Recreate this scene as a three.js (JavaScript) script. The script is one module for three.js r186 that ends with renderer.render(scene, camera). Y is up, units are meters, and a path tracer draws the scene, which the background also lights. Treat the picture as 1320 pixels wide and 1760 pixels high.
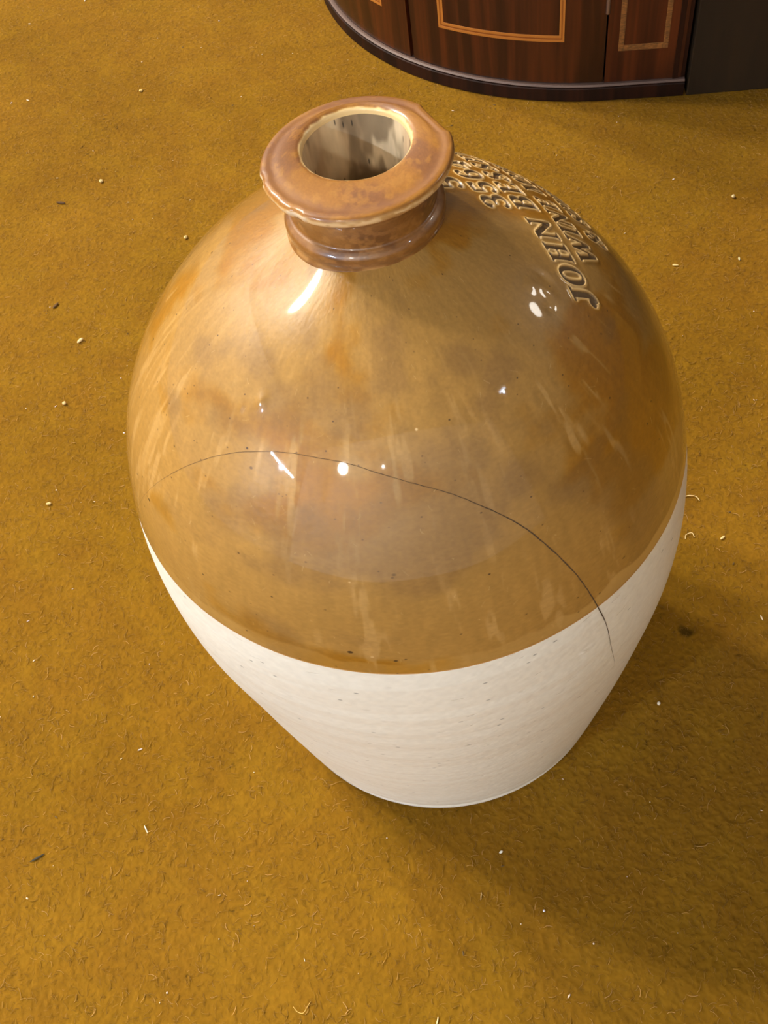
import * as THREE from 'three';
import { mergeGeometries } from 'three/addons/utils/BufferGeometryUtils.js';

// ------------------------------------------------------------------ camera, exposure, lamps
const scene = new THREE.Scene();
scene.background = new THREE.Color(0x0b0907);
const camera = new THREE.PerspectiveCamera(2 * Math.atan(880 / 1650) * 180 / Math.PI, 1320 / 1760, 0.05, 30);
camera.position.set(0, 0.7807, 0.3773);
camera.rotation.set(-0.97395, 0.05964, -0.22085, 'YXZ');
const renderer = new THREE.WebGLRenderer({ antialias: true });
renderer.toneMapping = THREE.LinearToneMapping;
renderer.toneMappingExposure = 1.15;
renderer.shadowMap.enabled = true;

const WARM = [1.0, 0.955, 0.85], COOL = [0.62, 0.78, 1.0];
// globe pendants: [x, y, z, globe radius, candela, colour, cord top, label]
const PENDANTS = [
  [-3.92, 6.00, -2.40, 0.240, 62, WARM, 'leftmost of three warm globe pendant lamps high behind the flagon'],
  [-3.93, 6.00, -3.64, 0.240, 66, WARM, 'middle one of three warm globe pendant lamps high behind the flagon'],
  [-3.50, 6.00, -4.80, 0.240, 76, WARM, 'rightmost of three warm globe pendant lamps high behind the flagon'],
  [-2.30, 3.40, 4.00, 0.190, 12, WARM, 'warm globe pendant lamp over the front left of the room'],
  [-0.90, 3.40, 4.20, 0.035, 1.5, WARM, 'small warm globe pendant lamp over the front middle of the room'],
  [5.00, 3.05, -1.05, 0.240, 5.5, WARM, 'warm globe pendant lamp over the right side of the room'],
];
// fluorescent tubes: [centre x, y, z, length, turn about y, power factor, label]
const TUBES = [
  [-4.93, 3.20, 3.25, 1.45, -1.47, 1.0, 'cold white fluorescent tube on the left of the ceiling'],
  [3.10, 3.20, 2.00, 0.30, 0.60, 0.03, 'short cold white fluorescent tube on the right of the ceiling'],
];

// ------------------------------------------------------------------ helpers
function rng(seed) { let s = seed >>> 0; return () => { s = (s + 0x6D2B79F5) | 0; let t = Math.imul(s ^ (s >>> 15), 1 | s); t = (t + Math.imul(t ^ (t >>> 7), 61 | t)) ^ t; return ((t ^ (t >>> 14)) >>> 0) / 4294967296; }; }
function hash2(x, y, s) { let h = Math.imul(x, 374761393) + Math.imul(y, 668265263) + Math.imul(s, 974634777); h = Math.imul(h ^ (h >>> 13), 1274126177); return ((h ^ (h >>> 16)) >>> 0) / 4294967296; }
// value noise; periods px, py make it tile
function vnoise(x, y, px, py, s) {
  const xi = Math.floor(x), yi = Math.floor(y), fx = x - xi, fy = y - yi, u = fx * fx * (3 - 2 * fx), w = fy * fy * (3 - 2 * fy);
  const m = (a, p) => ((a % p) + p) % p, x0 = m(xi, px), x1 = m(xi + 1, px), y0 = m(yi, py), y1 = m(yi + 1, py);
  const a = hash2(x0, y0, s), b = hash2(x1, y0, s), c = hash2(x0, y1, s), d = hash2(x1, y1, s);
  return a + (b - a) * u + (c - a) * w + (a - b - c + d) * u * w;
}
function fbm(x, y, px, py, s, oct = 4) { let v = 0, a = 0.5, t = 0; for (let i = 0; i < oct; i++) { v += a * vnoise(x, y, px, py, s + i * 17); t += a; a *= 0.5; x *= 2; y *= 2; px *= 2; py *= 2; } return v / t; }
const clamp = (x, a = 0, b = 1) => Math.min(b, Math.max(a, x));
const smooth = (a, b, x) => { const t = clamp((x - a) / (b - a)); return t * t * (3 - 2 * t); };
const mix = (a, b, t) => a + (b - a) * t;
const mix3 = (a, b, t) => [mix(a[0], b[0], t), mix(a[1], b[1], t), mix(a[2], b[2], t)];
const lin = (c) => { c /= 255; return c <= 0.04045 ? c / 12.92 : Math.pow((c + 0.055) / 1.055, 2.4); };
function texture(w, h, fn, srgb, repeat = true) {
  const d = new Uint8Array(w * h * 4);
  for (let j = 0; j < h; j++) for (let i = 0; i < w; i++) { const c = fn(i, j), k = (j * w + i) * 4; if (c.length) { d[k] = c[0]; d[k + 1] = c[1]; d[k + 2] = c[2]; } d[k + 3] = 255; }
  return finish(d, w, h, srgb, repeat);
}
function finish(d, w, h, srgb, repeat) {
  const t = new THREE.DataTexture(d, w, h, THREE.RGBAFormat); t.magFilter = THREE.LinearFilter; t.minFilter = THREE.LinearMipmapLinearFilter; t.generateMipmaps = true;
  if (repeat) t.wrapS = t.wrapT = THREE.RepeatWrapping;
  if (srgb) t.colorSpace = THREE.SRGBColorSpace;
  t.needsUpdate = true; return t;
}
function spline(xk, yk) {        // natural cubic spline
  const n = xk.length, h = [], a = new Array(n).fill(0), m = new Array(n).fill(0), l = new Array(n).fill(1), mu = new Array(n).fill(0), z = new Array(n).fill(0);
  for (let i = 0; i < n - 1; i++) h.push(xk[i + 1] - xk[i]);
  for (let i = 1; i < n - 1; i++) a[i] = 6 * ((yk[i + 1] - yk[i]) / h[i] - (yk[i] - yk[i - 1]) / h[i - 1]);
  for (let i = 1; i < n - 1; i++) { l[i] = 2 * (xk[i + 1] - xk[i - 1]) - h[i - 1] * mu[i - 1]; mu[i] = h[i] / l[i]; z[i] = (a[i] - h[i - 1] * z[i - 1]) / l[i]; }
  for (let i = n - 2; i > 0; i--) m[i] = z[i] - mu[i] * m[i + 1];
  return (x) => { let i = 0; while (i < n - 2 && x > xk[i + 1]) i++; const t = x - xk[i], u = h[i] - t; return m[i] * u ** 3 / (6 * h[i]) + m[i + 1] * t ** 3 / (6 * h[i]) + (yk[i] / h[i] - m[i] * h[i] / 6) * u + (yk[i + 1] / h[i] - m[i + 1] * h[i] / 6) * t; };
}
const used = {};
function numbered(name) { const k = used[name] = (used[name] ?? -1) + 1; return k ? name + '_' + String(k).padStart(3, '0') : name; }
function tag(o, label, category, group) { o.userData.label = label; o.userData.category = category; if (group) o.userData.group = group; return o; }
function group(name, x = 0, y = 0, z = 0) { const g = new THREE.Group(); g.name = numbered(name); g.position.set(x, y, z); scene.add(g); return g; }
function mesh(name, geo, mat, parent = scene) { const m = new THREE.Mesh(geo, mat); m.name = parent === scene ? numbered(name) : name; m.castShadow = m.receiveShadow = true; parent.add(m); return m; }
function structure(name, geo, mat) { const m = mesh(name, geo, mat); m.userData.kind = 'structure'; return m; }
// a grid surface: fn(u, v) -> {p, uv}; normals from finite differences of fn
function grid(nu, nv, fn, flip = false, eps = 1e-4) {
  const pos = [], nor = [], uv = [], idx = [], A = new THREE.Vector3(), B = new THREE.Vector3(), N = new THREE.Vector3();
  for (let j = 0; j <= nv; j++) for (let i = 0; i <= nu; i++) {
    const u = i / nu, v = j / nv, q = fn(u, v), a = fn(u + eps, v).p, b = fn(u - eps, v).p, c = fn(u, v + eps).p, d = fn(u, v - eps).p;
    A.set(a[0] - b[0], a[1] - b[1], a[2] - b[2]); B.set(c[0] - d[0], c[1] - d[1], c[2] - d[2]); N.crossVectors(A, B).normalize(); if (flip) N.negate();
    pos.push(...q.p); nor.push(N.x, N.y, N.z); uv.push(...q.uv);
  }
  for (let j = 0; j < nv; j++) for (let i = 0; i < nu; i++) { const a = j * (nu + 1) + i, b = a + 1, c = a + nu + 1, d = c + 1; if (flip) idx.push(a, c, b, b, c, d); else idx.push(a, b, c, b, d, c); }
  const g = new THREE.BufferGeometry(); g.setAttribute('position', new THREE.Float32BufferAttribute(pos, 3)); g.setAttribute('normal', new THREE.Float32BufferAttribute(nor, 3)); g.setAttribute('uv', new THREE.Float32BufferAttribute(uv, 2)); g.setIndex(idx); return g;
}

// ------------------------------------------------------------------ the room
const RX0 = -6.6, RX1 = 6.2, RZ0 = -5.8, RZ1 = 6.2, RH = 6.6;
const paint = (c) => new THREE.MeshStandardMaterial({ color: c, roughness: 0.95 });
const ceilMat = new THREE.MeshStandardMaterial({ color: 0x5a5751, roughness: 0.95 });
function box(x0, x1, y0, y1, z0, z1) { const g = new THREE.BoxGeometry(x1 - x0, y1 - y0, z1 - z0); g.translate((x0 + x1) / 2, (y0 + y1) / 2, (z0 + z1) / 2); return g; }
structure('wall_left', box(RX0 - 0.2, RX0, 0, RH, RZ0 - 0.2, RZ1 + 0.2), paint(0x84807a));
structure('wall_right', box(RX1, RX1 + 0.2, 0, RH, RZ0 - 0.2, RZ1 + 0.2), paint(0x2e2821));
structure('wall_back', box(RX0, RX1, 0, RH, RZ0 - 0.2, RZ0), paint(0x7c7672));
structure('wall_front', box(RX0, RX1, 0, RH, RZ1, RZ1 + 0.2), paint(0xc6c2bd));
structure('ceiling', box(RX0 - 0.2, RX1 + 0.2, RH, RH + 0.2, RZ0 - 0.2, RZ1 + 0.2), ceilMat);

// carpet: mustard felt; colour and fine relief over a 1.8 m tile
const CT = 1.8, CW = 2048;
const carpetH = new Float32Array(CW * CW);
{
  const r = rng(11);
  for (let j = 0; j < CW; j++) for (let i = 0; i < CW; i++) carpetH[j * CW + i] = 0.55 + 0.8 * (fbm(i / 4, j / 4, 512, 512, 3, 2) - 0.5) + 0.35 * (fbm(i / 28, j / 28, 73, 73, 8, 3) - 0.5);
  const stroke = (x, y, a, n, w, h) => { for (let k = 0; k < n; k++) { for (let q = -w; q <= w; q++) { const xx = ((Math.round(x + Math.cos(a) * k - Math.sin(a) * q) % CW) + CW) % CW, yy = ((Math.round(y + Math.sin(a) * k + Math.cos(a) * q) % CW) + CW) % CW; carpetH[yy * CW + xx] += h; } a += (r() - 0.5) * 0.5; x += 0; } };
  for (let k = 0; k < 9000; k++) stroke(r() * CW, r() * CW, r() * 6.3, 3 + r() * 9, 0, 0.16);
  for (let k = 0; k < 9000; k++) stroke(r() * CW, r() * CW, r() * 6.3, 2 + r() * 8, 0, -0.12 - 0.2 * r() * r());
}
const carpetMap = texture(CW, CW, (i, j) => {
  const h = carpetH[j * CW + i], big = fbm(i / 170, j / 170, 12, 12, 21, 3) - 0.5, mid = fbm(i / 40, j / 40, 51, 51, 31, 3) - 0.5;
  let stain = 0; { const dx = i / CW - (0.2127 / CT + 0.37), dy = j / CW - (0.0255 / CT + 0.21), q = Math.hypot(dx * 0.8, dy) * CT; if (q < 0.012) stain = 0.42 * smooth(0.0075, 0.002, q + 0.006 * (fbm(i / 6, j / 6, 340, 340, 35, 2) - 0.5)); }
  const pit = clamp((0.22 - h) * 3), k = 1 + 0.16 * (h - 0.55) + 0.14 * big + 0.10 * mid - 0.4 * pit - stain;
  return [125 * k, 88 * k * (1 + 0.05 * mid), 20 * k * (1 + 0.25 * big)].map((c) => clamp(c, 0, 255));
}, true);
const carpetBump = texture(CW, CW, (i, j) => { const c = clamp(carpetH[j * CW + i]) * 255; return [c, c, c]; }, false);
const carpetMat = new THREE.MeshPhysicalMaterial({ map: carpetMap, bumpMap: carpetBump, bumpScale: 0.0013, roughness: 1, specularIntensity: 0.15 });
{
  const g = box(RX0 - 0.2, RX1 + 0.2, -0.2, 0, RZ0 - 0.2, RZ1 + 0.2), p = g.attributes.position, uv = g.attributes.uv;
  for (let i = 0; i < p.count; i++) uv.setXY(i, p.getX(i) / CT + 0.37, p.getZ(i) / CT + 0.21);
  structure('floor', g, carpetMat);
}
// carpet pile: curved fibres lying over the felt where the camera is near enough to see them
{
  const P = [], w = 0.00017, seg = 3, geo = new THREE.BufferGeometry(), idx = [];
  for (let k = 0; k <= seg; k++) { const t = k / seg, x = (t - 0.5) * 0.006, z = 0.0011 * Math.sin(t * 2.4), y = 0.0009 * Math.sin(t * Math.PI), ww = w * (1 - 0.5 * t); P.push(x, y, z - ww, x, y + 0.0001, z + ww); if (k < seg) { const a = 2 * k; idx.push(a, a + 1, a + 2, a + 1, a + 3, a + 2); } }
  geo.setAttribute('position', new THREE.Float32BufferAttribute(P, 3)); geo.setIndex(idx); geo.computeVertexNormals();
  const N = 280000, im = new THREE.InstancedMesh(geo, new THREE.MeshStandardMaterial({ color: 0xffffff, roughness: 1, side: THREE.DoubleSide }), N);
  const r = rng(5), m = new THREE.Matrix4(), q = new THREE.Quaternion(), e = new THREE.Euler(), c = new THREE.Color();
  for (let i = 0; i < N; i++) {
    const t = Math.pow(r(), 0.75), z = 0.46 - t * 1.9, x = -0.16 + (z > 0 ? 0 : -z * 0.17) + (r() - 0.5) * (0.95 + (0.46 - z) * 0.42), s = 0.35 + 1.1 * r() * r(), bendy = r() < 0.5 ? 1 : -1;
    e.set((r() - 0.5) * 0.5, r() * 6.283, (r() - 0.5) * 0.35); q.setFromEuler(e);
    m.compose(new THREE.Vector3(x, 0.0002, z), q, new THREE.Vector3(s, 0.7 + 0.8 * r(), s * bendy * (0.2 + 1.6 * r()))); im.setMatrixAt(i, m);
    const k = 0.72 + 0.4 * r(), p = r() < 0.3 ? 0.3 + 0.7 * r() : 0; c.setRGB(lin(mix(129, 172, p)) * k, lin(mix(91, 130, p)) * k, lin(mix(20, 74, p)) * k); im.setColorAt(i, c);
  }
  im.name = 'carpet_pile'; im.receiveShadow = true; im.userData.kind = 'stuff'; tag(im, 'short mustard brown carpet fibres covering the whole floor', 'carpet'); scene.add(im);
}

// ------------------------------------------------------------------ lamps
function pendant([x, y, z, rad, cd, col, label]) {
  const t = group('pendant_lamp', x, y, z);
  const metal = new THREE.MeshStandardMaterial({ color: 0x3a3026, metalness: 0.8, roughness: 0.4 });
  const bulb = mesh('bulb', new THREE.SphereGeometry(rad, 32, 20), new THREE.MeshStandardMaterial({ color: 0xffffff, emissive: new THREE.Color(...col), emissiveIntensity: Math.min(cd / (Math.PI * rad * rad), 120) * 0.35 }), t);
  bulb.castShadow = false;
  const cap = new THREE.LatheGeometry([[0.001, rad + 0.05], [0.02, rad + 0.05], [0.03, rad + 0.02], [rad * 0.45, rad * 0.92], [rad * 0.43, rad * 0.9]].map((p) => new THREE.Vector2(...p)), 24);
  mesh('cap', cap, metal, t);
  const cord = new THREE.CylinderGeometry(0.004, 0.004, RH - y - rad - 0.05, 8); cord.translate(0, (RH - y + rad + 0.05) / 2, 0); mesh('cord', cord, metal, t);
  const l = new THREE.PointLight(new THREE.Color(...col), cd, 0, 2); l.castShadow = true; l.shadow.radius = rad / 0.02; l.position.set(0, 0, 0); l.name = 'lamp_light'; t.add(l);
  tag(t, label, 'pendant lamp');
}
PENDANTS.forEach(pendant);
function tube([x, y, z, len, turn, f, label]) {
  const t = group('fluorescent_tube', x, y, z); t.rotation.y = turn;
  const g = new THREE.CylinderGeometry(0.018, 0.018, len, 20); g.rotateZ(Math.PI / 2);
  mesh('tube', g, new THREE.MeshStandardMaterial({ color: 0xffffff, emissive: new THREE.Color(...COOL), emissiveIntensity: 400 * f }), t);
  mesh('batten', (() => { const b = new THREE.BoxGeometry(len + 0.08, 0.05, 0.06); b.translate(0, 0.055, 0); return b; })(), new THREE.MeshStandardMaterial({ color: 0xdddddd, roughness: 0.6 }), t);
  for (const s of [-1, 1]) { const b = new THREE.BoxGeometry(0.03, 0.07, 0.045); b.translate(s * (len / 2 + 0.015), 0.012, 0); mesh('holder', b, new THREE.MeshStandardMaterial({ color: 0xdddddd, roughness: 0.6 }), t); }
  for (const s of [-1, 1]) { const c = new THREE.CylinderGeometry(0.004, 0.004, RH - y - 0.08, 8); c.translate(s * len * 0.35, 0.08 + (RH - y - 0.08) / 2, 0); mesh('hanger', c, new THREE.MeshStandardMaterial({ color: 0xbbbbbb, roughness: 0.6 }), t); }
  const l = new THREE.PointLight(new THREE.Color(...COOL), 34 * f, 0, 2); l.position.set(0, -0.06, 0); l.castShadow = true; l.shadow.radius = 1; l.name = 'tube_light'; t.add(l);
  tag(t, label, 'tube light');
}
TUBES.forEach(tube);

// ------------------------------------------------------------------ the flagon
const prof = spline([0, 0.0637, 0.1242, 0.1815, 0.2353, 0.2854, 0.3315, 0.3732, 0.4099, 0.4409, 0.4649, 0.478], [0.145, 0.15438, 0.16241, 0.16927, 0.17458, 0.17391, 0.1668, 0.15335, 0.13067, 0.10117, 0.06585, 0.03819]);
const lean = spline([0, 0.08, 0.176, 0.28, 0.376, 0.516], [0, 0.00121, 0.00232, 0.00081, -0.00063, 0.0002]);
const YR = 0.478, RAD = Math.PI / 180;
const yLine = (az) => { const r = 0.169; return 0.3209 - 0.0441 * r * Math.sin(az) - 0.0049 * r * Math.cos(az) + 0.0006 * (vnoise(az * 5 + 40, 0.5, 999, 9, 4) - 0.5); };
// arc length table down from the neck, y -> s and s -> y
const NT = 1200, Ytab = [], Stab = [];
{ let s = 0; for (let i = 0; i <= NT; i++) { const y = YR * (1 - i / NT); if (i) s += Math.hypot(Ytab[i - 1] - y, prof(Ytab[i - 1]) - prof(y)); Ytab.push(y); Stab.push(s); } }
const yOfS = (s) => { let a = 0, b = NT; if (s <= 0) return YR + s * 0.3; if (s >= Stab[NT]) return 0; while (b - a > 1) { const m = (a + b) >> 1; if (Stab[m] > s) b = m; else a = m; } return mix(Ytab[a], Ytab[b], (s - Stab[a]) / (Stab[b] - Stab[a])); };
const sOfY = (y) => { const f = clamp(1 - y / YR) * NT, i = Math.min(NT - 1, Math.floor(f)); return mix(Stab[i], Stab[i + 1], f - i); };
// raised spots in the glaze: azimuth, height, half sizes (m), height (m)
const BLISTERS = [[62, 0.4485, 0.0035, 0.005, 0.0004], [57.5, 0.4465, 0.0035, 0.003, -0.0004], [66, 0.452, 0.003, 0.004, -0.0003], [60, 0.454, 0.004, 0.003, 0.0003], [-39.6, 0.4438, 0.0035, 0.0035, 0.0011], [-44.9, 0.44, 0.002, 0.003, 0.0004], [-59.2, 0.3829, 0.004, 0.009, 0.0009], [26.6, 0.284, 0.0025, 0.0016, 0.0006]];
function bodyOffset(az, y) {
  const a = az / (2 * Math.PI) + 0.5;
  let d = 0.0010 * (vnoise(a * 12, y * 14, 12, 99, 51) - 0.5) + 0.00016 * (vnoise(a * 36, y * 40, 36, 99, 52) - 0.5);
  d *= smooth(YR, YR - 0.03, y);
  if (y > 0.44) { const x = prof(y) * Math.sin(az) + 0.039, z = prof(y) * Math.cos(az) - 0.022; d -= 0.0025 * Math.exp(-(x * x + z * z) / 0.00075); }   // thumbed-in flat beside the neck
  for (const [b, by, sx, sy, h] of BLISTERS) { const dx = (az - b * RAD) * prof(by) / sx, dy = (y - by) * 1.2 / sy, q = dx * dx + dy * dy; if (q < 6) d += h * Math.exp(-q * 1.5); }
  return d;
}
function bodyPoint(az, y, off = 0) {
  const e = 0.0005, dr = (prof(y + e) - prof(y - e)) / (2 * e), k = 1 / Math.hypot(1, dr), r = prof(y) + k * off, yy = y - dr * k * off;
  return [lean(y) + r * Math.sin(az), yy, r * Math.cos(az)];
}
const flagon = group('stoneware_flagon');
tag(flagon, 'large two-tone stoneware flagon with tan shoulder, cream base and chipped lip on the carpet', 'flagon');

// ---- impressed stamp: the words drawn once, used for the relief and for where glaze pools
const SW = 1120, SH = 640, SPX = 6000;            // pixels, pixels per metre: 187 x 107 mm
const stampX0 = -0.088, stampY0 = 0.036;
const inkField = new Float32Array(SW * SH), haloField = new Float32Array(SW * SH);
{
  const cv = document.createElement('canvas'); cv.width = SW; cv.height = SH; const c = cv.getContext('2d');
  c.fillStyle = '#000'; c.fillRect(0, 0, SW, SH); c.fillStyle = '#fff'; c.textAlign = 'center'; c.textBaseline = 'alphabetic';
  const word = (chars, y0, y1, wk = 1) => { for (const [ch, x, w] of chars) { c.save(); c.translate((x - stampX0) * SPX, (y1 - stampY0) * SPX); const h = (y1 - y0) * SPX, fs = h / 0.714;
    if (ch === 'J') { c.scale(w * SPX / (0.62 * h), 1); c.lineWidth = 0.24 * h; c.strokeStyle = '#fff'; c.beginPath(); c.moveTo(0.10 * h, -h); c.lineTo(0.10 * h, -0.36 * h); c.quadraticCurveTo(0.10 * h, -0.02 * h, -0.16 * h, -0.07 * h); c.stroke(); c.beginPath(); c.arc(-0.19 * h, -0.20 * h, 0.15 * h, 0, 7); c.fill(); c.fillRect(-0.16 * h, -h, 0.52 * h, 0.09 * h); c.restore(); continue; } c.font = 'bold ' + fs + 'px serif'; const mw = c.measureText(ch).width; c.scale((w * SPX) / mw * wk, 1); c.fillText(ch, 0, 0); c.restore(); } };
  word([['5', 0.001, 0.0125]], 0.0405, 0.053);
  word([['3', -0.0150, 0.0115], ['5', -0.0030, 0.0115], ['6', 0.0095, 0.0115], ['4', 0.0220, 0.0125]], 0.0565, 0.0700);
  word([['J', -0.0705, 0.0085], ['O', -0.0598, 0.0115], ['H', -0.0475, 0.0115], ['N', -0.0332, 0.0145], ['B', -0.0145, 0.0125], ['E', -0.0015, 0.0115], ['S', 0.0110, 0.0105], ['S', 0.0230, 0.0105], ['E', 0.0350, 0.0115], ['L', 0.0475, 0.0115], ['L', 0.0595, 0.0115]], 0.0735, 0.0866);
  word([['W', -0.0420, 0.0165], ['I', -0.0300, 0.0060], ['N', -0.0210, 0.0115], ['E', -0.0095, 0.0095], ['M', 0.0080, 0.0145], ['E', 0.0210, 0.0095], ['R', 0.0320, 0.0110], ['C', 0.0430, 0.0105], ['H', 0.0550, 0.0120]], 0.0920, 0.1045);
  word([['&', -0.0270, 0.0125], ['S', -0.0120, 0.0090], ['P', -0.0010, 0.0095], ['I', 0.0075, 0.0055], ['R', 0.0165, 0.0105], ['I', 0.0255, 0.0055], ['T', 0.0345, 0.0105], ['S', 0.0450, 0.0090]], 0.1105, 0.1225);
  const d = c.getImageData(0, 0, SW, SH).data, raw = new Float32Array(SW * SH);
  for (let i = 0; i < SW * SH; i++) raw[i] = d[i * 4] / 255;
  const blur = (src, rad) => { const tmp = new Float32Array(SW * SH), out = new Float32Array(SW * SH); for (let j = 0; j < SH; j++) { let s = 0; for (let i = -rad; i < SW; i++) { s += (i + rad < SW ? src[j * SW + i + rad] : 0) - (i - rad - 1 >= 0 ? src[j * SW + i - rad - 1] : 0); if (i >= 0) tmp[j * SW + i] = s / (2 * rad + 1); } } for (let i = 0; i < SW; i++) { let s = 0; for (let j = -rad; j < SH; j++) { s += (j + rad < SH ? tmp[(j + rad) * SW + i] : 0) - (j - rad - 1 >= 0 ? tmp[(j - rad - 1) * SW + i] : 0); if (j >= 0) out[j * SW + i] = s / (2 * rad + 1); } } return out; };
  const a = blur(blur(raw, 2), 2), b = blur(blur(raw, 7), 7);
  for (let i = 0; i < SW * SH; i++) { inkField[i] = a[i]; haloField[i] = clamp(b[i] * 3); }
}
const STAMP_AZ = 110.5 * RAD;
function field(f, x, y) { const i = (x - stampX0) * SPX, j = (y - stampY0) * SPX; if (i < 1 || j < 1 || i >= SW - 2 || j >= SH - 2) return 0; const a = Math.floor(i), b = Math.floor(j), u = i - a, v = j - b, k = b * SW + a; return mix(mix(f[k], f[k + 1], u), mix(f[k + SW], f[k + SW + 1], u), v); }
function stampXY(az, y) { const r = prof(y), a = az - STAMP_AZ; return [r * Math.sin(a), r * Math.cos(a)]; }
function stampOffset(az, y) { const [x, d] = stampXY(az, y); return -0.0011 * smooth(0.15, 0.8, field(inkField, x, d)) + 0.0005 * field(haloField, x, d); }

// ---- glaze colour of the shoulder, u round the pot, v down the profile
const SMAX = sOfY(0.30) , TW = 2048, TH = 1024;
const gr = rng(77);
const specks = new Float32Array(TW * TH);
for (let k = 0; k < 400; k++) { const x = gr() * TW, y = gr() * TH, big = gr() < 0.03, rad = big ? 1.6 + 0.9 * gr() : 0.5 + 0.7 * gr(), v = -(0.3 + 0.6 * gr()); for (let j = -5; j <= 5; j++) for (let i = -5; i <= 5; i++) { const q = Math.hypot(i, j * 0.75); if (q < rad + 0.7) { const X = (Math.floor(x) + i + TW) % TW, Y = clamp(Math.floor(y) + j, 0, TH - 1); specks[Y * TW + X] = Math.min(specks[Y * TW + X], v * clamp(rad + 0.7 - q)); } } }
for (let k = 0; k < 620; k++) { let x = gr() * TW, y = gr() * TH, a = (gr() - 0.5) * 1.4 + Math.PI / 2, n = 2 + gr() * 14, v = 0.10 + 0.28 * gr() * gr(); for (let i = 0; i < n; i++) { x += Math.cos(a); y += Math.sin(a); const X = (Math.floor(x) + TW) % TW, Y = clamp(Math.floor(y), 0, TH - 1); specks[Y * TW + X] = Math.max(specks[Y * TW + X], v); a += (gr() - 0.5) * 0.3; } }
const markAt = (az, y, rad, v) => { const x = (az / 360 + 0.5) * TW, yy = sOfY(y) / SMAX * TH; for (let j = -9; j <= 9; j++) for (let i = -9; i <= 9; i++) { const q = Math.hypot(i, j * 0.7), w = clamp((rad - q) / 1.2); if (w > 0) { const X = (Math.floor(x) + i + TW) % TW, Y = clamp(Math.floor(yy) + j, 0, TH - 1); specks[Y * TW + X] = mix(specks[Y * TW + X], v, w); } } };
markAt(-15.9, 0.3387, 3.4, -0.9); markAt(-39.7, 0.4279, 2.2, -0.9); markAt(-8, 0.333, 2.6, -0.8); markAt(-6.3, 0.3335, 1.8, -0.8); markAt(3.7, 0.4386, 2.6, 0.7); markAt(-14.4, 0.3827, 1.8, 0.6); markAt(-12, 0.336, 2.4, 0.45);
markAt(-29.5, 0.4161, 1.6, -0.5); markAt(-28.5, 0.4155, 1.4, -0.5); markAt(-27.6, 0.4163, 1.4, -0.5);
const TAN = [163, 122, 62], OCHRE = [154, 101, 22], PALE = [182, 142, 84], UMBER = [126, 93, 55];
const glaze = (i, j) => {
  const u = i / TW, v = j / TH, s = v * SMAX, y = yOfS(s), az = (u - 0.5) * 2 * Math.PI;
  const big = fbm(u * 9, v * 4.5, 9, 99, 61, 4), patch = smooth(0.47, 0.62, big + 0.10 * (fbm(u * 60, v * 24, 60, 99, 62, 3) - 0.5));
  const streak = fbm(u * 110, v * 5, 110, 99, 63, 3), str2 = fbm(u * 260, v * 16, 260, 99, 64, 2), fine = fbm(u * 420, v * 180, 420, 999, 65, 2);
  const cloud = fbm(u * 16, v * 7, 16, 99, 66, 4);
  let c = mix3(TAN, OCHRE, patch * 0.9);
  c = mix3(c, PALE, 0.7 * smooth(0.02, 0.10, s) * smooth(0.56, 0.74, streak) * smooth(0.42, 0.6, str2));
  c = mix3(c, UMBER, 0.45 * smooth(0.52, 0.70, cloud));
  const k = 1 + 0.10 * (fine - 0.5) + 0.08 * (str2 - 0.5); c = c.map((q) => q * k);
  // the dip line: a second, yellower coat shows as a wavy band above it and its very edge breaks pale
  const dy = y - yLine(az), band = 0.011 + 0.010 * (fbm(u * 40, 1.5, 40, 9, 67, 3) - 0.4);
  c = mix3(c, [196, 156, 92], (0.3 + 0.5 * smooth(10, 40, az / RAD)) * smooth(band, band - 0.0022, dy)); c = mix3(c, [200, 150, 84], smooth(0.0016, 0.0006, dy));
  // the stamp: glaze pools dark in the letters and breaks pale on the rims
  if (s < 0.16) { const [x, d] = stampXY(az, y); if (d > 0.03 && Math.abs(x) < 0.1) { const ink = smooth(0.3, 0.75, field(inkField, x, d)), halo = field(haloField, x, d); c = mix3(c, [226, 188, 128], 0.9 * smooth(0.16, 0.6, halo)); c = mix3(c, [106, 82, 54], 0.95 * ink); } }
  const sp = specks[j * TW + i]; if (sp < 0) c = mix3(c, [60, 40, 26], -sp); else if (sp > 0) c = mix3(c, [240, 208, 160], sp);
  return c.map((q) => clamp(q, 0, 255));
};
const glazeMap = texture(TW, TH, glaze, true);
const glazeBump = texture(1024, 512, (i, j) => { const u = i / 1024, v = j / 512, q = 128 + 120 * (fbm(u * 300, v * 100, 300, 999, 71, 2) - 0.5) + 60 * (fbm(u * 120, v * 12, 120, 99, 72, 2) - 0.5); return [q, q, q]; }, false);
const glazeMat = new THREE.MeshPhysicalMaterial({ map: glazeMap, bumpMap: glazeBump, bumpScale: 0.0002, roughness: 0.42, specularIntensity: 0.5, clearcoat: 1, clearcoatRoughness: 0.035 });
const glazeUV = (az, y) => [az / (2 * Math.PI) + 0.5, sOfY(Math.min(y, YR)) / SMAX];

// shoulder: full ring of the pot above the dip line, minus the stamped field which is a finer mesh of its own
const PA0 = 52 * RAD, PA1 = 172 * RAD, PY = yOfS(0.128);
const tanThick = 0.00025;
function shoulderAt(az, y, stamp) { return { p: bodyPoint(az, y, bodyOffset(az, y) + tanThick * smooth(0, 0.002, y - yLine(az)) + (stamp ? stampOffset(az, y) : 0)), uv: glazeUV(az, y) }; }
const sPY = sOfY(PY);
const parts = [];
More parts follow.
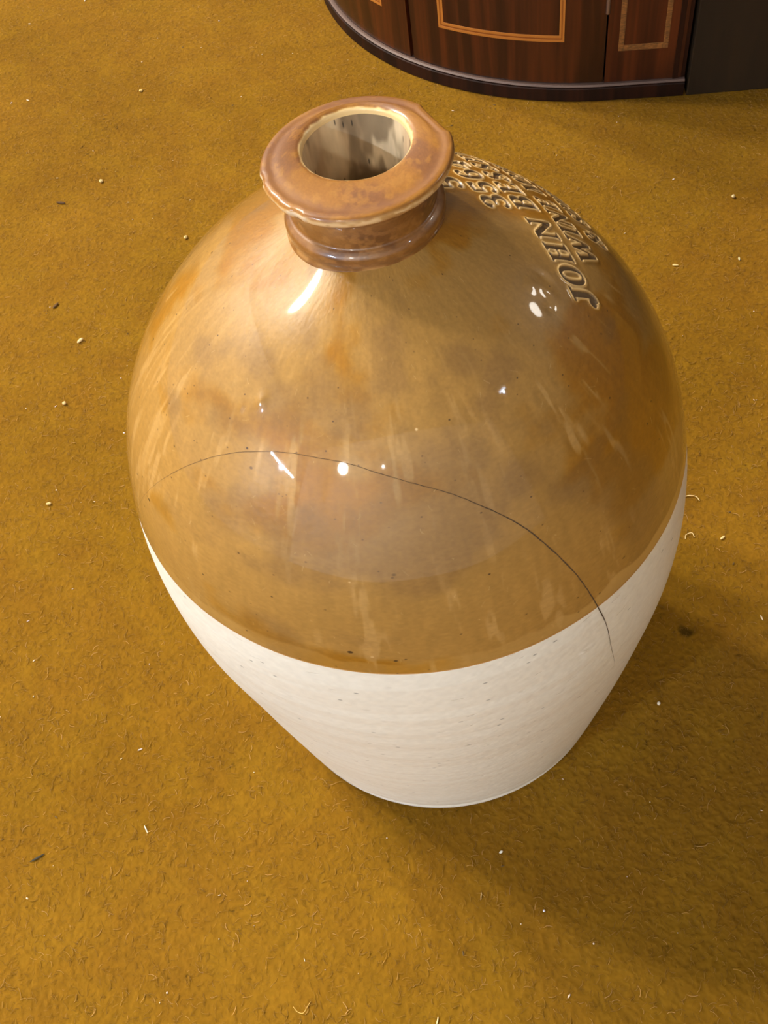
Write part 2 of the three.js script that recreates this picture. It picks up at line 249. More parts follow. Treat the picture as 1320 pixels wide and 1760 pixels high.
// upper ring outside the stamp, then lower ring all round
parts.push(grid(420, 150, (u, v) => { const az = mix(PA1, PA0 + 2 * Math.PI, u), y = yOfS(mix(sPY, 0, v)); const q = shoulderAt(az > Math.PI ? az - 2 * Math.PI : az, y, false); q.uv[0] = az / (2 * Math.PI) + 0.5; return q; }));
parts.push(grid(720, 110, (u, v) => { const az = mix(-Math.PI, Math.PI, u), y = mix(yLine(az), PY, v); const q = shoulderAt(az, y, false); q.uv[0] = u; return q; }));
mesh('shoulder', mergeGeometries(parts), glazeMat, flagon).userData.label = 'tan glazed shoulder';
mesh('impressed_lettering', grid(560, 300, (u, v) => shoulderAt(mix(PA0, PA1, u), yOfS(mix(sPY, 0, v)), true), false, 5e-4), glazeMat, flagon).userData.label = 'stamped letters reading JOHN BESSELL with numbers above';

// lower body: cream glaze with throwing rings, pits and a chamfered foot
const creamMap = texture(1024, 1024, (i, j) => {
  const u = i / 1024, v = j / 1024, ring = fbm(u * 4, v * 46, 4, 46, 81, 3), cloud = fbm(u * 10, v * 8, 10, 8, 82, 4), fine = fbm(u * 300, v * 120, 300, 120, 83, 2);
  let c = mix3([238, 233, 221], [226, 214, 196], 0.3 * smooth(0.45, 0.7, ring) + 0.2 * smooth(0.5, 0.7, cloud));
  const dot = hash2(Math.floor(u * 512), Math.floor(v * 380), 9) > 0.9985 ? 0.3 : 0; const k = 1 + 0.05 * (fine - 0.5) - dot; return c.map((q) => clamp(q * k, 0, 255));
}, true);
const creamH = new Float32Array(1024 * 1024).fill(0);
{ const r = rng(31); for (let k = 0; k < 420; k++) { const x = r() * 1024, y = r() * 1024, n = 1 + r() * 5, a = r() < 0.6 ? (r() - 0.5) * 0.8 : r() * 6; for (let q = 0; q < n; q++) { const X = Math.floor(x + Math.cos(a) * q) & 1023, Y = Math.floor(y + Math.sin(a) * q) & 1023; creamH[Y * 1024 + X] = -70 - 50 * r(); } } }
const creamBump = texture(1024, 1024, (i, j) => { const u = i / 1024, v = j / 1024, q = 150 + 20 * (fbm(u * 3, v * 60, 3, 60, 84, 2) - 0.5) + 44 * (fbm(u * 240, v * 110, 240, 110, 85, 2) - 0.5) + creamH[j * 1024 + i]; return [clamp(q, 0, 255), clamp(q, 0, 255), clamp(q, 0, 255)]; }, false);
const creamMat = new THREE.MeshPhysicalMaterial({ map: creamMap, bumpMap: creamBump, bumpScale: 0.0011, roughness: 0.5, clearcoat: 0.35, clearcoatRoughness: 0.35 });
const YF = 0.006;
mesh('lower_body', mergeGeometries([
  grid(360, 170, (u, v) => { const az = mix(-Math.PI, Math.PI, u), y = mix(YF, yLine(az) + 0.0002, v); return { p: bodyPoint(az, y, bodyOffset(az, y) - 0.0014 * Math.exp(-(((y - 0.0115) / 0.0035) ** 2))), uv: [u, y / 0.34] }; }),
  grid(360, 8, (u, v) => { const az = mix(-Math.PI, Math.PI, u), t = (v - 1) * Math.PI / 2, y = YF + 0.006 * Math.sin(t), r = -0.006 * (1 - Math.cos(t)); const p = bodyPoint(az, YF, 0); return { p: [p[0] + r * Math.sin(az), y, p[2] + r * Math.cos(az)], uv: [u, y / 0.34] }; }),
]), creamMat, flagon).userData.label = 'cream glazed lower body';
const under = new THREE.CircleGeometry(prof(YF) - 0.005, 90); under.rotateX(Math.PI / 2); under.translate(0, 0.0006, 0);
mesh('underside', under, creamMat, flagon);

// neck, lip and bore: one profile [radius, y] swept round, uneven as thrown
const neckMapFn = (base, edge, mark) => (i, j) => {
  const u = i / 1024, v = j / 512, a = fbm(u * 12, v * 3, 12, 99, 91, 4), b = fbm(u * 60, v * 14, 60, 99, 92, 3), f = fbm(u * 260, v * 70, 260, 999, 93, 2);
  let c = mix3(base[0], base[1], smooth(0.35, 0.65, a)); c = mix3(c, base[2], 0.6 * smooth(0.5, 0.72, b)); c = c.map((q) => q * (1 + 0.12 * (f - 0.5)));
  return mark(c, u, v, f).map((q) => clamp(q, 0, 255));
};
function sweep(profile, nu, nv, dr, cz = 0) {     // profile: list of [r, y]; Catmull-Rom through it
  const pts = new THREE.CatmullRomCurve3(profile.map(([r, y]) => new THREE.Vector3(r, y, 0)), false, 'centripetal');
  const len = pts.getLengths(400), tot = len[400];
  const at = (v) => pts.getPointAt(clamp(v));
  return grid(nu, nv, (u, v) => { const az = mix(-Math.PI, Math.PI, u), q = at(v), d = dr ? dr(az, q.x, q.y) : [0, 0], r = q.x + d[0], c = typeof cz === 'function' ? cz(q.x, q.y) : [0, cz]; return { p: [0.0004 + c[0] + r * Math.sin(az), q.y + d[1], c[1] + r * Math.cos(az)], uv: [u, v] }; }, false, 2e-3);
}
const wob = (az, s, n) => vnoise((az / (2 * Math.PI) + 0.5) * n, 0.5, n, 9, s) - 0.5;
const neckMap = texture(1024, 512, neckMapFn([[134, 88, 42], [106, 66, 34], [156, 108, 58]], 0, (c, u, v) => mix3(mix3(c, [104, 70, 44], smooth(0.10, 0.02, v)), [204, 156, 98], 0.55 * smooth(0.09, 0.0, Math.abs(v - 0.2)) * smooth(0.35, 0.6, vnoise(u * 30, 3, 30, 9, 5)))), true);
const neckMat = new THREE.MeshPhysicalMaterial({ map: neckMap, roughness: 0.4, clearcoat: 1, clearcoatRoughness: 0.06 });
const zMix = (y) => mix(-0.0002, 0.002, smooth(0.478, 0.508, y));
mesh('neck', sweep([[0.0402, 0.4705], [0.0394, 0.4755], [0.0384, 0.4785], [0.0390, 0.4815], [0.0385, 0.4845], [0.0365, 0.4868], [0.0350, 0.4880], [0.0343, 0.4915], [0.0341, 0.4945], [0.0345, 0.4980], [0.0353, 0.5014], [0.0364, 0.5042]], 240, 90, (az) => [0.0008 * wob(az, 7, 9), 0.0006 * wob(az, 8, 7)], (r, y) => [0, zMix(y)]), neckMat, flagon).userData.label = 'brown glazed neck with a raised ring';

// the lip: chips are flats and notches in its outline
const CHIPS = [[112, 17, 0.0026], [-84, 5, 0.0007], [-62, 5, 0.0004], [-43, 4.5, 0.0008]];
function lipRadius(az) { let d = 0.0007 * wob(az, 14, 5); const a = az / RAD; d += 0.0007 * Math.exp(-(((a + 22) / 28) ** 2)); for (const [c, w, h] of CHIPS) { const t = Math.abs(a - c) / w; if (t < 1) d -= h * (1 - t * t) ** 0.7; } return d; }
const lipMap = texture(1024, 512, neckMapFn([[152, 100, 40], [128, 82, 46], [164, 112, 48]], 0, (c, u, v, f) => {
  const a = (u - 0.5) * 360, n = vnoise(u * 80, v * 20, 80, 99, 6) - 0.5;
  c = mix3(c, [128, 84, 56], 0.5 * smooth(0.10, 0.03, Math.abs(v - 0.52 + 0.05 * n)));
  c = mix3(c, [240, 208, 150], 0.9 * smooth(0.085, 0.04, Math.abs(v - 0.965 + 0.03 * n)));                // glaze breaks pale over the inner edge
  c = mix3(c, [236, 206, 160], 0.85 * smooth(0.085, 0.03, Math.abs(v - 0.30 + 0.03 * n)) * (0.45 + 0.55 * smooth(-0.2, 0.2, n + 0.2)));   // and over the rim
  c = mix3(c, [214, 190, 160], smooth(0.05, 0.02, Math.abs(v - 0.33)) * smooth(9, 6, Math.min(Math.abs(a + 84), Math.abs(a + 43), Math.abs(a - 128) * 2)));
  c = mix3(c, [92, 72, 66], smooth(0.022, 0.010, Math.hypot((u - 0.2635) * 2.2, (v - 0.27) * 0.6))); c = mix3(c, [96, 74, 70], smooth(0.026, 0.012, Math.hypot((u - 0.38) * 2.2, (v - 0.26) * 0.6)));
  return c;
}), true);
const lipMat = new THREE.MeshPhysicalMaterial({ map: lipMap, roughness: 0.45, specularIntensity: 0.6, clearcoat: 0.5, clearcoatRoughness: 0.14 });
const boreZ = (r) => { const t = smooth(0.040, 0.026, r); return [0.0005 * t, mix(0.002, -0.0068, t)]; };
const boreWob = (az) => 0.0016 * wob(az, 23, 5) + 0.0007 * wob(az, 24, 13);
mesh('lip', sweep([[0.0364, 0.5042], [0.0400, 0.5064], [0.0427, 0.5086], [0.0440, 0.5106], [0.0441, 0.5123], [0.0431, 0.5138], [0.0414, 0.5143], [0.0385, 0.5141], [0.0345, 0.5145], [0.0300, 0.5144], [0.0274, 0.5139], [0.0257, 0.5127], [0.0251, 0.5106]], 360, 110, (az, r, y) => { const o = smooth(0.033, 0.043, r) * smooth(0.504, 0.510, y), i = smooth(0.034, 0.026, r) * smooth(0.505, 0.509, y); return [o * lipRadius(az) + i * boreWob(az), 0.0007 * wob(az, 16, 5) * smooth(0.504, 0.51, y)]; }, (r, y) => y < 0.507 && r > 0.03 ? [0, 0.002] : boreZ(r)), lipMat, flagon).userData.label = 'flat lip chipped at its edge';
// bore and hollow inside, unglazed and dirty
const boreMap = texture(512, 512, (i, j) => {
  const u = i / 512, v = j / 512, a = fbm(u * 8, v * 10, 8, 10, 101, 4), b = fbm(u * 40, v * 60, 40, 60, 102, 3), d = fbm(u * 12, v * 20, 12, 20, 103, 4);
  let c = mix3([206, 182, 146], [178, 150, 116], smooth(0.4, 0.62, a)); c = mix3(c, [112, 92, 66], 0.7 * smooth(0.56, 0.68, d)); c = c.map((q) => q * (1 + 0.2 * (b - 0.5)));
  if (hash2(i >> 1, j >> 1, 12) > 0.994) c = c.map((q) => q * 0.5); return c.map((q) => clamp(q, 0, 255));
}, true);
const boreMat = new THREE.MeshStandardMaterial({ map: boreMap, roughness: 0.8, side: THREE.DoubleSide });
const inner = [[0.0251, 0.5107], [0.0245, 0.5060], [0.0241, 0.5000], [0.0238, 0.4900], [0.0240, 0.4780], [0.0270, 0.4700]];
for (const y of [0.455, 0.43, 0.39, 0.34, 0.28, 0.2, 0.1, 0.03]) inner.push([prof(y) - 0.014, y - 0.004]);
inner.push([0.11, 0.015], [0.002, 0.012]);
mesh('bore', sweep(inner, 180, 180, (az, r, y) => [y > 0.47 ? boreWob(az) * smooth(0.47, 0.505, y) + 0.0006 * wob(az, 29, 21) : 0, y > 0.505 ? 0.0007 * wob(az, 16, 5) * smooth(0.504, 0.51, y) : 0], (r, y) => y > 0.3 ? [0.0005, -0.0068 * smooth(0.40, 0.47, y)] : [0, 0]), boreMat, flagon).userData.label = 'unglazed stained inside of the mouth';

// hairline crack: azimuth, height, half width in tenths of a millimetre
{
  const K = [[-71.5, 0.3485, 0.6], [-64.8, 0.3794, 0.9], [-58.3, 0.3996, 1.3], [-50.8, 0.4148, 1.5], [-43.3, 0.4239, 1.8], [-38.7, 0.4272, 1.8], [-31.1, 0.4307, 1.6], [-22, 0.4314, 1.8], [-13.4, 0.4301, 2.0], [-5.5, 0.4261, 2.2], [1.8, 0.4209, 2.4], [8.6, 0.4143, 3.0], [14.7, 0.4043, 3.8], [19.3, 0.3934, 4.6], [22.6, 0.3805, 5.6], [25.7, 0.3635, 5.6], [28.1, 0.3441, 5.0], [30.3, 0.3193, 5.6], [32, 0.2939, 4.0], [33.2, 0.2655, 2.6], [36, 0.2216, 0.6]];
  const c = new THREE.CatmullRomCurve3(K.map(([a, y, w]) => new THREE.Vector3(a * 0.003, y, w * 0.01))), n = 420, pos = [], uv = [], idx = [];
  const q = (t) => { const p = c.getPoint(clamp(t)); return [p.x / 0.003 * RAD, p.y, p.z / 0.01 * 0.58e-4]; };
  for (let i = 0; i <= n; i++) {
    const t = i / n, [a, y, w0] = q(t), A = new THREE.Vector3(...bodyPoint(a, y, bodyOffset(a, y))), nx = q(t + 0.002), pv = q(t - 0.002);
    const T = new THREE.Vector3(...bodyPoint(nx[0], nx[1])).sub(new THREE.Vector3(...bodyPoint(pv[0], pv[1]))).normalize();
    const Nn = new THREE.Vector3(...bodyPoint(a, y, 0.01)).sub(new THREE.Vector3(...bodyPoint(a, y, 0))).normalize(), S = new THREE.Vector3().crossVectors(Nn, T).normalize();
    const jit = 0.00035 * (vnoise(i * 0.11, 0.5, 9999, 9, 41) - 0.5) + 0.00025 * (vnoise(i * 0.4, 0.5, 9999, 9, 42) - 0.5), w = Math.max(w0, 0) * (0.7 + 0.6 * vnoise(i * 0.23, 0.5, 9999, 9, 43));
    for (const s of [-1, 1]) { const P = A.clone().addScaledVector(S, jit + s * w).addScaledVector(Nn, tanThick + 0.00012); pos.push(P.x, P.y, P.z); uv.push(t, s); }
    if (i < n) { const b = 2 * i; idx.push(b, b + 1, b + 2, b + 1, b + 3, b + 2); }
  }
  const g = new THREE.BufferGeometry(); g.setAttribute('position', new THREE.Float32BufferAttribute(pos, 3)); g.setAttribute('uv', new THREE.Float32BufferAttribute(uv, 2)); g.setIndex(idx); g.computeVertexNormals();
  mesh('hairline_crack', g, new THREE.MeshStandardMaterial({ color: 0x54402c, roughness: 1, side: THREE.DoubleSide }), flagon).userData.label = 'dark hairline crack running round the shoulder';
}

// ------------------------------------------------------------------ bow-fronted corner cabinet
{
  const cab = group('corner_cabinet', 0.097, 0, -0.8726); cab.rotation.y = -49 * RAD;     // local x runs along the front, local z out of it
  tag(cab, 'dark mahogany bow-fronted corner cabinet with light inlaid lines standing on the carpet behind the flagon', 'cabinet');
  const R = 0.43, UC = 0.258, WC = Math.sqrt(R * R - UC * UC) - R, SL = -0.77, UE = 0.339, WE = WC + SL * (UE - UC), HT = 0.84;
  const wof = (u) => { const a = Math.abs(u); return a < UC ? Math.sqrt(R * R - u * u) - R : WC + SL * (a - UC); };
  const normal = (u) => { const a = Math.abs(u), s = a < UC ? -u / Math.sqrt(R * R - u * u) : SL * Math.sign(u), k = 1 / Math.hypot(1, s); return [-s * k, k]; };
  const front = (u, inset) => { const n = normal(u); return [u - n[0] * inset, wof(u) - n[1] * inset]; };
  // curved board from u0 to u1 following the front, outer face at inset a, inner face at inset b, y0..y1
  function board(u0, u1, a, b, y0, y1, n = 24, ease = 0.0008) {
    const pos = [], uv = [], idx = [], ring = [[a, y0 + ease], [a, y1 - ease], [a + ease, y1], [b, y1], [b, y0], [a + ease, y0]], m = ring.length; let arc = 0, last = null;
    for (let i = 0; i <= n; i++) {
      const u = mix(u0, u1, i / n), c = front(u, a); if (last) arc += Math.hypot(c[0] - last[0], c[1] - last[1]); last = c;
      for (let k = 0; k < m; k++) for (let s = 0; s < 2; s++) { const q = ring[(k + s) % m], p = front(u, q[0]); pos.push(p[0], q[1], p[1]); uv.push(u0 * 3.1 + arc + (q[0] - a), q[1]); }
    }
    for (let i = 0; i < n; i++) for (let k = 0; k < m; k++) { const A = (i * m + k) * 2, B = A + 1, C = A + 2 * m, D = C + 1; idx.push(A, C, B, B, C, D); }
    for (const i of [0, n]) { const o = pos.length / 3; for (let k = 0; k < m; k++) { const A = (i * m + k) * 2; pos.push(pos[A * 3], pos[A * 3 + 1], pos[A * 3 + 2]); uv.push(u0 * 3.1 + ring[k][0], ring[k][1]); } for (let k = 1; k < m - 1; k++) i ? idx.push(o, o + k + 1, o + k) : idx.push(o, o + k, o + k + 1); }
    const g = new THREE.BufferGeometry(); g.setAttribute('position', new THREE.Float32BufferAttribute(pos, 3)); g.setAttribute('uv', new THREE.Float32BufferAttribute(uv, 2)); g.setIndex(idx); g.computeVertexNormals(); return g;
  }
  const wood = (seed, A, B, C) => texture(512, 1024, (i, j) => {      // 0.5 m x 1 m of veneer, grain upright
    const u = i / 512, v = j / 1024, bend = 0.5 * fbm(u * 3, v * 3, 3, 3, seed, 3), g1 = fbm((u + bend * 0.12) * 40, v * 3, 40, 3, seed + 1, 4), g2 = fbm(u * 180, v * 10, 180, 10, seed + 2, 2), fl = fbm(u * 5, v * 4, 5, 4, seed + 3, 3);
    let c = mix3(A, B, smooth(0.32, 0.68, g1)); c = mix3(c, C, 0.55 * smooth(0.5, 0.72, fl)); return c.map((q) => clamp(q * (1 + 0.35 * (g2 - 0.5)), 0, 255));
  }, true);
  const setRep = (t) => { t.repeat.set(2, 1); return t; };
  const veneer = new THREE.MeshPhysicalMaterial({ map: setRep(wood(201, [72, 31, 9], [48, 19, 5], [35, 14, 4])), roughness: 0.42, specularIntensity: 0.6, clearcoat: 0.35, clearcoatRoughness: 0.2 });
  const redwood = new THREE.MeshPhysicalMaterial({ map: setRep(wood(221, [76, 32, 11], [54, 20, 7], [42, 17, 7])), roughness: 0.42, specularIntensity: 0.6, clearcoat: 0.35, clearcoatRoughness: 0.2 });
  const dark = new THREE.MeshPhysicalMaterial({ map: setRep(wood(241, [44, 20, 9], [30, 13, 6], [26, 11, 6])), roughness: 0.6, specularIntensity: 0.3, clearcoat: 0.1, clearcoatRoughness: 0.3 });
  const ledgeHighlight = new THREE.MeshPhysicalMaterial({ color: 0x654f46, roughness: 0.4, clearcoat: 0.6, clearcoatRoughness: 0.25 });  // moulding colour lightened: the highlight along the ledge is painted in
  const light = new THREE.MeshStandardMaterial({ color: 0xb06c28, roughness: 0.42 }), mid = new THREE.MeshStandardMaterial({ color: 0x8a4a18, roughness: 0.42 });
  const crossMap = texture(256, 256, (i, j) => { const g = fbm(i / 10, j / 3, 26, 85, 261, 3), k = 0.7 + 0.6 * g, s = hash2(i >> 4, 3, 262) * 0.2; return [132 * (k - s), 84 * (k - s), 38 * (k - s)]; }, true); crossMap.repeat.set(12, 12);
  const cross = new THREE.MeshStandardMaterial({ map: crossMap, roughness: 0.5 });
  const plate = (pts, y0, y1) => { const s = new THREE.Shape(pts.map(([x, z]) => new THREE.Vector2(x, -z))), g = new THREE.ExtrudeGeometry(s, { depth: y1 - y0, bevelEnabled: false }); g.rotateX(-Math.PI / 2); g.translate(0, y0, 0); return g; };
  const outline = (inset) => { const p = []; for (let i = 0; i <= 60; i++) p.push(front(mix(-UE, UE, i / 60), inset)); p.push([0, -0.487 + inset]); return p; };
  // plinth: moulded strip along the whole front
  const pl = mesh('plinth', board(-UE, UE, 0, 0.02, 0, 0.0185, 80, 0.0012), dark, cab); mesh('moulding', board(-UE, UE, 0.0010, 0.02, 0.0185, 0.0222, 80, 0.0018), ledgeHighlight, pl); pl.userData.label = 'dark plinth moulding';
  mesh('bottom_board', plate(outline(0.02), 0.004, 0.022), dark, cab);
  mesh('top_board', plate(outline(0.008), HT, HT + 0.02), veneer, cab);
  mesh('cornice', board(-UE, UE, -0.012, 0.015, HT, HT + 0.032, 60, 0.004), dark, cab);
  // back boards run to the corner behind
  for (const s of [-1, 1]) {
    const [x0, z0] = front(s * UE, 0.008), p = [[x0, z0], [0, -0.478], [0, -0.462], [x0 - s * 0.010, z0 + 0.012]]; if (s < 0) p.reverse();
    mesh('back_board', plate(p, 0.022, HT), dark, cab);
  }
  mesh('shelf', plate(outline(0.04), 0.5, 0.515), veneer, cab);
  // stiles at both ends, with a cross-banded frame let into each
  for (const s of [-1, 1]) {
    const st = mesh('stile', s > 0 ? board(UC + 0.0012, UE - 0.004, 0.006, 0.024, 0.0222, HT, 6) : board(-UE + 0.004, -UC - 0.0012, 0.006, 0.024, 0.0222, HT, 6), redwood, cab);
    const a = (u0, u1, y0, y1) => s > 0 ? board(u0, u1, 0.0057, 0.0066, y0, y1, 3, 0.0001) : board(-u1, -u0, 0.0057, 0.0066, y0, y1, 3, 0.0001);
    mesh('inlay', mergeGeometries([a(0.2705, 0.2757, 0.0645, 0.79), a(0.3136, 0.3184, 0.0645, 0.79), a(0.2757, 0.3136, 0.0645, 0.0722), a(0.2757, 0.3136, 0.782, 0.79)]), cross, st).userData.label = 'cross-banded inlay frame';
  }
  // two bowed doors with a line of light stringing
  for (const s of [-1, 1]) {
    const span = (u0, u1) => s > 0 ? [u0, u1] : [-u1, -u0];
    const dr = mesh('door', board(...span(0.0032, UC - 0.0006), 0.006, 0.026, 0.0232, HT - 0.002, 30), veneer, cab);
    const bar = (u0, u1, y0, y1, a) => board(...span(u0, u1), a, 0.0066, y0, y1, 16, 0.0001);
    const L = [0.0512, 0.0595], Q = [0.2090, 0.2146], B = [0.0795, 0.0880], T = [0.765, 0.774], th = 1 / 3;
    const ringAt = (t0, t1, a) => { const l0 = mix(L[0], L[1], t0), l1 = mix(L[0], L[1], t1), q0 = mix(Q[1], Q[0], t1), q1 = mix(Q[1], Q[0], t0), b0 = mix(B[0], B[1], t0), b1 = mix(B[0], B[1], t1), t2 = mix(T[1], T[0], t1), t3 = mix(T[1], T[0], t0); return [bar(l0, l1, b0, t3, a), bar(q0, q1, b0, t3, a), bar(l1, q0, b0, b1, a), bar(l1, q0, t2, t3, a)]; };
    const str = mesh('stringing', mergeGeometries([...ringAt(0, 0.38, 0.0056), ...ringAt(0.62, 1, 0.0056)]), light, dr); str.userData.label = 'light boxwood stringing line';
    mesh('dark_line', mergeGeometries(ringAt(0.38, 0.62, 0.0058)), mid, str);
    for (const hy of [0.142, 0.70]) { const [hx, hz] = front(s * UC, 0.0055), h = new THREE.CylinderGeometry(0.0026, 0.0026, 0.055, 14); h.translate(hx, hy, hz); mesh('hinge', h, new THREE.MeshStandardMaterial({ color: 0x9a8a8c, metalness: 0.9, roughness: 0.35 }), dr).userData.label = 'steel butt hinge'; }
    if (s > 0) { const [kx, kz] = front(0.024, 0.0045), e = new THREE.CylinderGeometry(0.008, 0.009, 0.003, 24); e.rotateX(Math.PI / 2); e.translate(kx, 0.45, kz); mesh('escutcheon', e, new THREE.MeshStandardMaterial({ color: 0xa8843a, metalness: 0.9, roughness: 0.35 }), dr); }
  }
}

// ------------------------------------------------------------------ dark box filling the very dark area beside the cabinet
{
  const t = group('dark_box', 0.4355, 0, -0.7135); t.rotation.y = -Math.atan2(0.017, 0.099);
  tag(t, 'very dark box standing on the carpet right of the corner cabinet', 'chest');
  const m = new THREE.MeshPhysicalMaterial({ map: texture(256, 256, (i, j) => { const k = 0.75 + 0.5 * fbm(i / 4, j / 40, 64, 6, 301, 4); return [42 * k, 29 * k, 14 * k]; }, true), roughness: 0.7, specularIntensity: 0.4 });
  const bev = (w, h, d, x, y, z) => { const s = new THREE.Shape(), b = 0.0015; s.moveTo(-w / 2 + b, -h / 2 + b); s.lineTo(w / 2 - b, -h / 2 + b); s.lineTo(w / 2 - b, h / 2 - b); s.lineTo(-w / 2 + b, h / 2 - b); const g = new THREE.ExtrudeGeometry(s, { depth: d - 2 * b, bevelThickness: b, bevelSize: b, bevelSegments: 2 }); g.translate(x + w / 2, y + h / 2, z - d + b); return g; };
  mesh('box_body', bev(0.86, 0.51, 0.40, 0, 0, 0), m, t);
  mesh('lid', bev(0.87, 0.025, 0.41, 0, 0.511, 0.006), m, t);
}

// ------------------------------------------------------------------ lint and crumbs on the carpet
function crumb(x, z, s, color, name, label, category, seed, flat = 0.6, turn = 0, stretch = 1) {
  const g = new THREE.IcosahedronGeometry(s, 2), p = g.attributes.position, r = rng(seed);
  const k = [r() * 9, r() * 9];
  for (let i = 0; i < p.count; i++) { const a = p.getX(i), b = p.getY(i), c = p.getZ(i), d = 0.75 + 0.5 * vnoise(a / s * 1.6 + k[0] + 50, (b + c) / s * 1.6 + k[1] + 50, 999, 999, seed); p.setXYZ(i, a * d * stretch, b * d * flat, c * d / Math.sqrt(stretch)); }
  g.rotateY(turn); g.computeVertexNormals(); g.computeBoundingBox(); g.translate(0, -g.boundingBox.min.y, 0);
  const m = mesh(name, g, new THREE.MeshStandardMaterial({ color, roughness: 0.9 })); m.position.set(x, 0.0004, z); return tag(m, label, category);
}
function fibre(x, z, pts, w, color, label, name = 'lint_fibre', category = 'lint') {
  const c = new THREE.CatmullRomCurve3(pts.map(([a, b, d]) => new THREE.Vector3(a, Math.max(b, w), d)));
  const m = mesh(name, new THREE.TubeGeometry(c, 40, w, 7), new THREE.MeshStandardMaterial({ color, roughness: 0.8 })); m.position.set(x, 0.0003, z); return tag(m, label, category);
}
crumb(-0.355, -0.465, 0.0026, 0xdcc08c, 'crumb', 'pale elongated crumb left of the flagon beside its widest part', 'crumb', 1, 0.6, 0.8, 1.5);
crumb(-0.368, -0.370, 0.0022, 0xcfae78, 'lint_tuft', 'soft beige lint tuft near the left edge of the carpet level with the crack', 'lint', 2, 0.7);
crumb(-0.343, -0.761, 0.0026, 0xd8bc80, 'crumb', 'single pale crumb on the upper left carpet far from the cabinet', 'crumb', 3, 0.7);
crumb(-0.227, -0.614, 0.0024, 0xd0b070, 'crumb', 'pale crumb close to the upper left outline of the flagon', 'crumb', 4, 0.7);
crumb(-0.397, -0.731, 0.0026, 0x4e3212, 'dark_scrap', 'small dark brown scrap on the upper left carpet', 'scrap', 5, 0.4, -0.4, 2.6);
crumb(-0.390, -0.533, 0.0026, 0x5a3c14, 'dark_scrap', 'dark scrap with a pale tip on the left carpet', 'scrap', 6, 0.4, 0.9, 2.0);
crumb(-0.2662, 0.1215, 0.0011, 0xf2e4c4, 'splinter', 'white splinter lying on the lower left carpet', 'splinter', 7, 0.6, 0.75 - Math.PI * 0.6, 3.2);
crumb(-0.3584, 0.1304, 0.0017, 0x3a3424, 'dark_scrap', 'long grey black scrap near the bottom left edge of the carpet', 'scrap', 8, 0.3, 0.4, 3.6);
crumb(0.172, 0.0864, 0.0014, 0xf0e2c8, 'crumb', 'white crumb in the shadow to the right of the cream base', 'crumb', 9, 0.8, 1.2, 1.2);
crumb(0.2726, -0.0595, 0.0014, 0xf0d090, 'crumb', 'pale yellow grain right of the flagon beside the hooked fibre', 'crumb', 10, 0.7, 0.5, 2.0);
crumb(0.3329, -0.4141, 0.0017, 0xecd08c, 'crumb', 'pale oval grain right of the stamped lettering', 'crumb', 11, 0.6, -0.3, 2.0);
crumb(0.4289, -0.5071, 0.0021, 0xdcc28c, 'crumb', 'pale round crumb below the right end of the cabinet', 'crumb', 12, 0.8);
crumb(0.4024, -0.4062, 0.0014, 0xf0dca8, 'crumb', 'small pale grain near the right edge of the carpet', 'crumb', 13, 0.7, 1.4, 2.0);
crumb(0.0196, 0.1846, 0.0010, 0xf0ead8, 'crumb', 'tiny white grain in the shadow just below the cream base', 'crumb', 14, 0.7, 0.4, 1.5);
crumb(0.0433, 0.232, 0.0009, 0xe8e4f0, 'crumb', 'tiny lilac white grain lower in the shadow below the base', 'crumb', 15, 0.8);
crumb(-0.0479, 0.294, 0.0009, 0xecd6a0, 'splinter', 'pale sliver at the very bottom middle of the carpet', 'splinter', 16, 0.6, 1.2, 3.0);
crumb(-0.0016, 0.2147, 0.0007, 0xd8b880, 'splinter', 'thin tan sliver in the shadow edge below the base', 'splinter', 17, 0.6, 1.3, 4.0);
crumb(-0.2917, -0.9585, 0.0026, 0xd8b26a, 'crumb', 'faint tan crumb at the top left of the carpet', 'crumb', 18, 0.5);
crumb(-0.3757, -0.2336, 0.0019, 0xd4b474, 'crumb', 'pale crumb at the left edge of the carpet beside the cream band', 'crumb', 19, 0.7, 0, 1.3);
fibre(0.2580, -0.1090, [[-0.0060, 0.0004, -0.0012], [-0.001, 0.0016, -0.0010], [0.0050, 0.0012, 0.0016], [0.0066, 0.0004, 0.0058]], 0.00035, 0xf0d498, 'pale curled fibre touching the right side of the flagon outline');
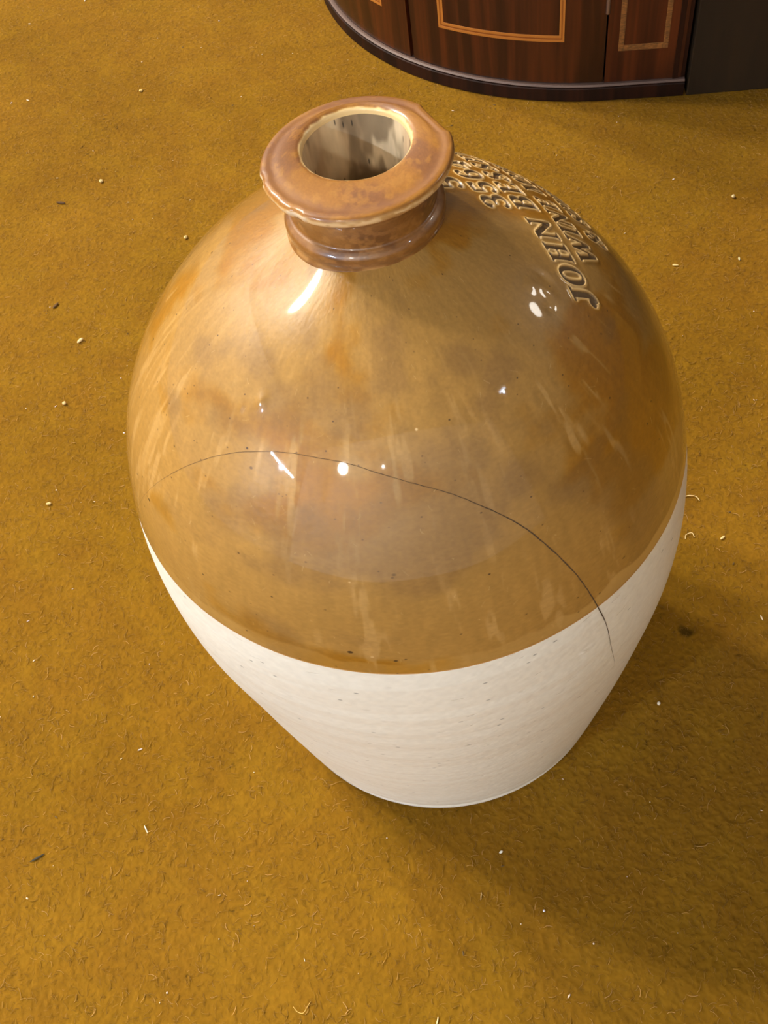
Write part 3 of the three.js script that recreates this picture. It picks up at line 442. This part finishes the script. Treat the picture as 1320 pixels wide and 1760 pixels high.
fibre(0.2443, -0.0672, [[-0.0045, 0.0003, 0.0024], [-0.0030, 0.0012, -0.0014], [0.0028, 0.0016, -0.0022], [0.0040, 0.0004, 0.0020]], 0.00035, 0xecd092, 'pale hooked fibre right of the flagon below the curled one');
fibre(-0.1457, 0.2729, [[-0.0066, 0.0003, -0.0026], [-0.0036, 0.0008, 0.0012], [0.0006, 0.0014, 0.0026], [0.0036, 0.0010, -0.0008], [0.0064, 0.0003, -0.0042]], 0.00025, 0xd8ae5c, 'long bent straw coloured fibre at the bottom of the carpet');
fibre(0.1714, 0.2034, [[-0.0050, 0.0003, -0.0006], [-0.001, 0.001, 0.0006], [0.0030, 0.001, 0.0006], [0.0056, 0.0003, -0.0010]], 0.00025, 0xb08850, 'brown arched fibre in the dark shadow at the lower right');
// loose grit and fluff too small to count
{
  const g = new THREE.IcosahedronGeometry(1, 1), N = 420, im = new THREE.InstancedMesh(g, new THREE.MeshStandardMaterial({ color: 0xffffff, roughness: 0.9 }), N), r = rng(99), m = new THREE.Matrix4(), q = new THREE.Quaternion(), c = new THREE.Color();
  for (let i = 0; i < N; i++) { const z = 0.42 - Math.pow(r(), 0.9) * 1.7, x = -0.16 + (z > 0 ? 0 : -z * 0.17) + (r() - 0.5) * (0.95 + (0.46 - z) * 0.42), s = 0.00035 + 0.0006 * r() * r() * (1 + 0.8 * Math.max(0, -z)), st = r() < 0.4 ? 1 + 3 * r() : 1; q.setFromAxisAngle(new THREE.Vector3(0, 1, 0), r() * 6.28); m.compose(new THREE.Vector3(x, 0.0006, z), q, new THREE.Vector3(s * st, s * 0.7, s)); im.setMatrixAt(i, m); const d = r() < 0.25; d ? c.setRGB(0.12, 0.07, 0.02) : c.setRGB(0.75, 0.58, 0.30 + 0.25 * r()); im.setColorAt(i, c); }
  im.name = 'carpet_grit'; im.userData.kind = 'stuff'; im.castShadow = true; tag(im, 'fine pale and dark grit scattered over the carpet', 'grit'); scene.add(im);
}
scene.traverse((o) => { if (o.isMesh && !o.name.startsWith('bulb')) { o.castShadow = true; o.receiveShadow = true; } });
renderer.render(scene, camera);
